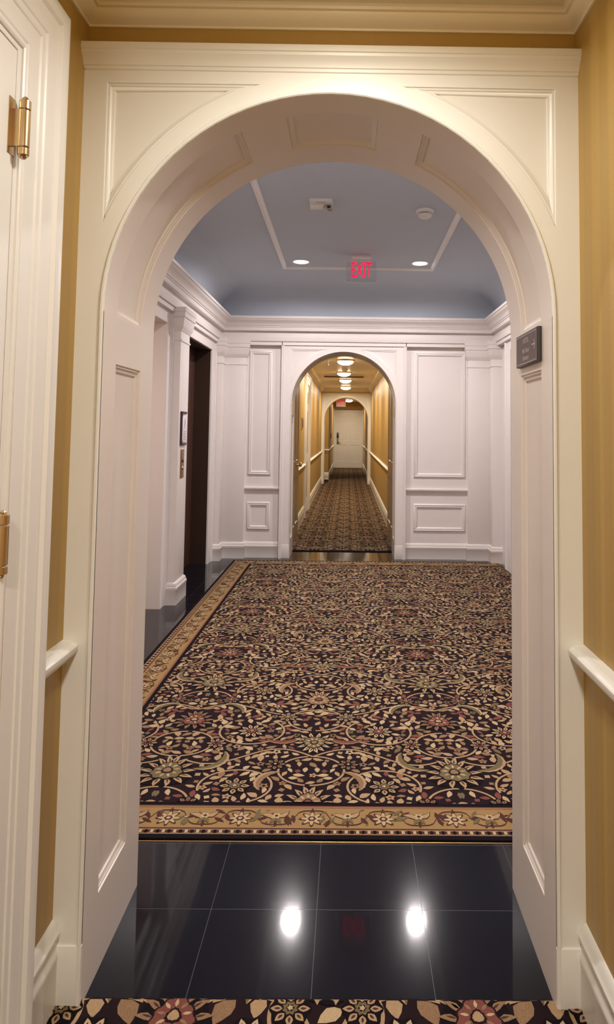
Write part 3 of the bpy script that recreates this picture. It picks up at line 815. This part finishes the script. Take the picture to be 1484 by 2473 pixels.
field(P, -.53, .675, Y22 + .02, CY1 - .01, .36, .92, 0.0, 8.6, 31, .8, S_)
o = P.mb.build('carpet', YARN, smooth=0, weld=False)
thing(o, 'long brown floral carpet running down the far hallway beyond the inner arch', 'carpet')

# ================================================================== FITTINGS
def text_mesh(s, size, Mf, mat, name, parent=None, xs=1.0, align='CENTER', w=0.0, bold=0.0, weight=0.0):
    cu = bpy.data.curves.new('tmp_text', 'FONT'); cu.body = s; cu.size = size; cu.align_x = align; cu.align_y = 'CENTER'; cu.offset = bold; cu.extrude = weight
    ob = bpy.data.objects.new('tmp_text', cu); COL.objects.link(ob)
    bpy.context.view_layer.update()
    me = bpy.data.meshes.new_from_object(ob.evaluated_get(bpy.context.evaluated_depsgraph_get()))
    bpy.data.objects.remove(ob); bpy.data.curves.remove(cu)
    for v in me.vertices: v.co = Vector(Mf(v.co.x * xs, v.co.y, v.co.z + w))
    me.name = name; me.materials.clear(); me.materials.append(mat)
    o = bpy.data.objects.new(name, me); COL.objects.link(o)
    if parent is not None: o.parent = parent; o.matrix_parent_inverse = parent.matrix_basis.inverted()
    return o

# directional plaque on the right jamb
pq = thing(empty('wall_sign', (A, 2.11, 1.82)), 'dark brown directional plaque with white lettering and arrow on the right arch jamb', 'sign')
FP = frame((A, 2.11, 1.820), (0, -1, 0), (0, 0, 1), (-1, 0, 0))   # u runs towards the camera = reader's right
mb = MB(); mb.bevel_box((-.125, -.053, 0), (.125, .053, .014), .0025, 0, FP); mb.build('plate', M['plaque_edge'], pq)
mb = MB(); mb.fill(rect(-.122, -.050, .122, .050), [], FP, .0145); mb.build('sign_face', M['plaque'], pq)
mb = MB(); mb.sweep(rect(-.118, -.046, .118, .046), [(0, .0148), (.0016, .0148)], FP); mb.build('border_line', M['line_white'], pq)
text_mesh('HOTEL', .021, lambda u, v, w: FP(u - .002, v + .026, .0149), M['letter'], 'lettering', pq, 1.0, bold=.0004)
text_mesh('8th Floor', .021, lambda u, v, w: FP(u - .004, v - .006, .0149), M['letter'], 'lettering', pq, 1.0, bold=.0004)
text_mesh('Elevator', .021, lambda u, v, w: FP(u - .004, v - .029, .0149), M['letter'], 'lettering', pq, 1.0, bold=.0004)
mb = MB()
for a, b in (((.066, .004), (.100, .004)),): mb.fill(rect(a[0], .0025, b[0], .0055), [], FP, .0149)
for s_ in (-1, 1):
    mb.fill([(.101, .004), (.096, .004 + s_ * .0005), (.088, .004 + s_ * .0165), (.0915, .004 + s_ * .0165)][::s_], [], FP, .0150)
mb.build('arrow', M['line_white'], pq)

# framed elevator notice and call panel on the pilaster
FPL = FXL(LX0 + .115)
fr = thing(empty('framed_notice', FPL(6.17, 1.56, 0)), 'white notice card in a dark bracket frame on the left lobby pilaster', 'sign')
mb = MB(); mb.bevel_box((6.075, 1.428, 0), (6.285, 1.705, .006), .001, 0, FPL); mb.build('card', M['card'], fr)
mb = MB()
mb.bevel_box((6.055, 1.43, 0), (6.083, 1.70, .016), .003, 0, FPL)
for zz in (1.412, 1.702): mb.bevel_box((6.055, zz - .008, 0), (6.25, zz + .010, .016), .003, 0, FPL)
for zz in (1.435, 1.68): mb.bevel_box((6.058, zz - .012, 0), (6.105, zz + .012, .015), .003, 0, FPL)
mb.build('bracket_frame', M['frame_dark'], fr)
mb = MB()
pp = [(6.215, 1.655), (6.225, 1.63), (6.22, 1.60), (6.205, 1.57), (6.175, 1.545), (6.19, 1.585), (6.195, 1.62), (6.20, 1.645)]
mb.fill(pp, [], FPL, .0065)
for k in range(5): mb.fill(rect(6.15 + .004 * (k % 2), 1.525 - k * .018, 6.25 - .008 * (k % 3), 1.531 - k * .018), [], FPL, .0065)
mb.build('printing', M['ink_grey'], fr)

cp = thing(empty('call_panel', FPL(6.12, 1.23, 0)), 'brass elevator call panel below the framed notice on the left pilaster', 'call panel')
mb = MB(); mb.bevel_box((6.09, 1.105, 0), (6.215, 1.365, .005), .0015, 0, FPL); mb.build('plate', M['bronze'], cp)
for zz in (1.262, 1.195):
    mb = MB(); c = FPL(6.155, zz, .004); mb.lathe([(0, .010), (.012, .009), (.014, .006), (.017, .005), (.018, 0), (0, 0)][::-1], tuple(c), 'x', 20); mb.build('button', M['chrome'] if zz < 1.25 else M['plastic_dark'], cp)
mb = MB(); c = FPL(6.155, 1.335, .004); mb.lathe([(0, 0), (.006, 0), (.005, .004), (0, .005)], tuple(c), 'x', 12); mb.build('key_switch', M['chrome'], cp)

# exit signs
def exit_sign(x, y, ztop, wd, ht, zc, label, far=False):
    root = thing(empty('exit_sign', (x, y, zc)), label, 'exit sign')
    F = FY(y)
    if not far:
        mb = MB(); mb.bevel_box((x - wd * .30, zc - .022, -.03), (x + wd * .30, zc, .03), .004, 0, F); mb.build('canopy', M['plastic'], root)
        mb = MB(); mb.fill(rect(x - wd * .26, zc - .0225, x + wd * .26, zc - .022), [], F, .031); mb.build('red_strip', M['red_glow'], root)
        r = .022; zt, zb = ztop, ztop - ht
        pth = [(x - wd / 2, zt), ] + [(x - wd / 2 + r - r * cos(a), zb + r - r * sin(a)) for a in [PI / 2 * k / 6 for k in range(7)]] + [(x + wd / 2 - r + r * sin(a), zb + r - r * cos(a)) for a in [PI / 2 * k / 6 for k in range(7)]] + [(x + wd / 2, zt)]
        mb = MB(); mb.fill(pth, [], F, .003); mb.fill(pth, [], F, -.003); mb.build('acrylic_panel', M['acrylic'], root)
        mb = MB(); mb.sweep(pth, [(0, -.0035), (0, .0035), (.005, .0035), (.005, -.0035)], F, closed=True); mb.build('panel_rim', M['plastic'], root)
        text_mesh('EXIT', ht * .98, lambda u, v, w: F(x + u, (zt + zb) / 2 + v + .012, .0045), M['red_letter'], 'lettering', root, .49, bold=.0022)
    else:
        mb = MB(); mb.bevel_box((x - wd / 2, zc - ht, -.03), (x + wd / 2, zc, .03), .008, 0, F); mb.build('housing', M['plastic'], root)
        mb = MB(); mb.bevel_box((x - .06, zc, -.03), (x + .06, CH, .03), .004, 0, F); mb.build('canopy', M['plastic'], root)
        text_mesh('EXIT', ht * .72, lambda u, v, w: F(x + u, zc - ht * .48 + v, .032), M['red_letter2'], 'lettering', root, .72, bold=.004)
    return root
exit_sign(.175, 6.70, 3.285, .325, .225, LC, 'red letter exit sign on a clear panel hanging from the blue lobby ceiling')
exit_sign(-.165, 20.12, 2.52, .285, .235, 2.515, 'small red exit sign in a white box beyond the second arch', far=True)

# smoke detector
sd_ = thing(empty('smoke_detector', (.66, 5.27, LC)), 'round white smoke detector on the right side of the blue ceiling', 'smoke detector')
mb = MB(); mb.lathe([(0, LC), (.074, LC), (.076, LC - .006), (.070, LC - .018), (.058, LC - .024), (.052, LC - .026)], (.66, 5.27, 0), n=36); mb.build('base', M['plastic'], sd_)
mb = MB(); mb.lathe([(.046, LC - .024), (.046, LC - .034)], (.66, 5.27, 0), n=36); mb.build('vent_gap', M['plastic_dark'], sd_)
mb = MB(); mb.lathe([(.046, LC - .030), (.056, LC - .033), (.057, LC - .040), (.050, LC - .054), (.034, LC - .064), (0, LC - .067)], (.66, 5.27, 0), n=36); mb.build('cover', M['plastic'], sd_)

# ceiling strobe
sx, sy = -.172, 5.10
st = thing(empty('alarm_strobe', (sx, sy, LC)), 'white rectangular fire alarm strobe on the left side of the blue ceiling', 'fire alarm')
FC = frame((sx, sy, LC), (1, 0, 0), (0, 1, 0), (0, 0, -1))
mb = MB(); mb.bevel_box((-.09, -.075, 0), (.09, .075, .022), .006, 0, FC); mb.build('housing', M['plastic'], st)
mb = MB(); mb.bevel_box((-.088, .016, .02), (.02, .07, .040), .006, 0, FC); mb.build('horn_grille', M['plastic'], st)
mb = MB(); mb.bevel_box((.035, .0, .02), (.083, .06, .062), .010, 0, FC); mb.build('strobe_lens', M['chrome'], st)
mb = MB(); mb.bevel_box((.048, -.006, .03), (.072, .0, .05), .003, 0, FC); mb.build('strobe_bulb', M['plastic_dark'], st)
text_mesh('FIRE', .042, lambda u, v, w: FC(u, -v * 1.0 - .048, .0225), M['ink_blue'], 'lettering', st, .9)

def light(kind, name, loc, power, color, rot=(0, 0, 0), **kw):
    l = bpy.data.lights.new(name, kind); l.energy = power; l.color = color
    for k, v in kw.items(): setattr(l, k, v)
    o = bpy.data.objects.new(name, l); COL.objects.link(o); o.location = loc; o.rotation_euler = rot
    return o

# recessed downlights
def downlight(x, y, label):
    root = thing(empty('downlight', (x, y, LC)), label, 'downlight', 'recessed downlights in the blue ceiling')
    mb = MB(); mb.lathe([(.098, LC), (.099, LC - .004), (.094, LC - .007), (.080, LC - .006), (.076, LC - .001)], (x, y, 0), n=40); mb.build('trim_ring', M['plastic'], root)
    mb = MB(); mb.lathe([(.078, LC - .002), (.05, LC - .004), (0, LC - .0045)], (x, y, 0), n=32); mb.build('lens', M['downlight'], root)
LOBBY = (1.0, .915, .90)
for (x, y, lab) in ((-.46, 6.95, 'left of the two bright round downlights flanking the exit sign'), (.80, 6.95, 'right of the two bright round downlights flanking the exit sign'),
                    (-.46, 3.7, 'round downlight over the near left part of the lobby rug'), (.80, 3.7, 'round downlight over the near right part of the lobby rug')):
    downlight(x, y, lab)
    light('AREA', 'downlight_lamp', (x, y, LC - .012), 38, LOBBY, shape='DISK', size=.14, spread=math.radians(165))

# dome lights in the hallways
def dome(x, y, z, r, label, power, color, grp=None):
    root = thing(empty('ceiling_light', (x, y, z)), label, 'ceiling light', grp)
    mb = MB(); mb.lathe([(0, z), (r, z), (r * 1.02, z - .008), (r * .96, z - .022), (r * .9, z - .024)], (x, y, 0), n=36); mb.build('base', M['brass'], root)
    mb = MB(); mb.lathe([(r * .92, z - .022)] + [(r * .92 * cos(a), z - .022 - .07 * sin(a)) for a in [PI / 2 * k / 8 for k in range(1, 9)]], (x, y, 0), n=36); mb.build('glass_dome', M['dome'], root)
    light('AREA', 'dome_lamp', (x, y, z - .10), power, color, shape='DISK', size=r * 1.5, spread=math.radians(178))
WARM = (1.0, .85, .66)
HALL = 'dome lights along the far hallway'
for (x, y, lab) in ((.0, 11.5, 'nearest dome light on the far hallway ceiling, seen at the top of the inner arch'), (-.04, 13.9, 'second dome light from the inner arch on the far hallway ceiling'),
                    (-.02, 15.8, 'third dome light from the inner arch, just past the ceiling vent'), (-.02, 18.4, 'last dome light before the second arch')):
    dome(x, y, CH, .155, lab, 34, WARM, HALL)
dome(.07, 26.2, CH, .17, 'dome light beyond the second arch beside the small exit sign', 40, WARM)
light('AREA', 'passage_fill_light', (-2.7, 4.9, 2.585), 14, (1, .84, .72), shape='DISK', size=.25)  # unseen warm light without a fixture, added to brighten the left passage reveal
light('AREA', 'alcove_fill_light', (-1.35, 20.6, CH - .02), 30, WARM, shape='DISK', size=.25)  # hidden light with no fixture, added to lift the dark alcove walls
dome(.06, 1.36, CH, .155, 'dome light on the near hallway ceiling just before the arch', 11, (1, .96, .89))
dome(.05, -1.3, CH, .155, 'dome light further back on the near hallway ceiling', 76, (1, .96, .89))

# hallway ceiling vent, sprinkler, detector
vt = thing(empty('ceiling_vent', (-.06, 14.9, CH)), 'long narrow slot vent across the far hallway ceiling', 'vent')
mb = MB(); mb.box((-.50, 14.82, CH - .035), (.40, 15.0, CH)); mb.build('frame', M['ceil_cream'], vt)
mb = MB(); mb.box((-.49, 14.815, CH - .034), (.39, 14.82, CH - .010)); mb.build('slot', M['plastic_dark'], vt)
sp = thing(empty('sprinkler', (-.31, 11.6, CH)), 'small white sprinkler head left of the nearest far hallway dome light', 'sprinkler')
mb = MB(); mb.lathe([(0, CH), (.04, CH), (.036, CH - .012), (.014, CH - .016), (.012, CH - .05)], (-.31, 11.6, 0), n=20); mb.build('escutcheon', M['plastic'], sp)
mb = MB(); mb.lathe([(.012, CH - .05), (.020, CH - .06), (.026, CH - .085), (.030, CH - .09), (0, CH - .095)], (-.31, 11.6, 0), n=16); mb.build('deflector', M['plastic'], sp)
dt = thing(empty('smoke_detector', (-.02, 13.2, CH)), 'small smoke detector between the first two far hallway dome lights', 'smoke detector')
mb = MB(); mb.lathe([(0, CH), (.06, CH), (.058, CH - .02), (.045, CH - .04), (0, CH - .045)], (-.02, 13.2, 0), n=24); mb.build('cover', M['plastic'], dt)

# small plaque and reader in the far hallway
wp = thing(empty('wall_plaque', (-W, 11.2, 1.67)), 'small framed plaque on the left far hallway wall before the white door', 'sign')
FF = FXL(-W)
mb = MB(); mb.bevel_box((11.08, 1.585, 0), (11.30, 1.765, .018), .003, 0, FF); mb.build('plate', M['brass'], wp)
mb = MB(); mb.bevel_box((11.10, 1.605, .017), (11.28, 1.745, .020), .001, 0, FF); mb.build('sign_face', M['plaque'], wp)
cr = thing(empty('room_sign', (-.56, 24.0, 1.55)), 'tiny dark room sign on the left wall beyond the second arch', 'sign')
mb = MB(); mb.bevel_box((23.9, 1.28, 0), (24.3, 1.48, .02), .003, 0, FXL(-.56)); mb.build('plate', M['plastic_dark'], cr)

# ================================================================== CAMERA
f, cx, cy = 1607.0, 854.44, 942.37
pi_, ya, ro, xc, h = .0615, -.0074, .0115, .0597, 1.55
ex = Vector((cos(ya), sin(ya), 0)); f0 = Vector((-sin(ya), cos(ya), 0))
ey = f0 * cos(pi_) + Vector((0, 0, sin(pi_))); ez = -f0 * sin(pi_) + Vector((0, 0, cos(pi_)))
Rv = ex * cos(ro) + ez * sin(ro); Uv = ez * cos(ro) - ex * sin(ro)
cam = bpy.data.cameras.new('camera'); co = bpy.data.objects.new('camera', cam); COL.objects.link(co)
mat = Matrix.Identity(4)
for i in range(3):
    mat[i][0] = Rv[i]; mat[i][1] = Uv[i]; mat[i][2] = -ey[i]
mat[0][3], mat[1][3], mat[2][3] = xc, 0, h
co.matrix_world = mat
cam.sensor_width = 36; cam.sensor_fit = 'AUTO'
cam.lens = f * 36 / 2473
cam.shift_x = (742 - cx) / 2473; cam.shift_y = (cy - 1236.5) / 2473
cam.clip_start = .02; cam.clip_end = 100
sc.camera = co

w = bpy.data.worlds.new('world'); sc.world = w; w.use_nodes = True
w.node_tree.nodes['Background'].inputs['Color'].default_value = (.5, .45, .4, 1)
w.node_tree.nodes['Background'].inputs['Strength'].default_value = 0.02
sc.view_settings.view_transform = 'Standard'
sc.view_settings.look = 'None'
sc.view_settings.exposure = 0.0
sc.cycles.use_denoising = True
sc.cycles.use_adaptive_sampling = True
sc.cycles.adaptive_threshold = 0.03
sc.cycles.max_bounces = 7
sc.cycles.diffuse_bounces = 5
sc.cycles.sample_clamp_indirect = 6
sc.cycles.caustics_reflective = False
sc.cycles.caustics_refractive = False
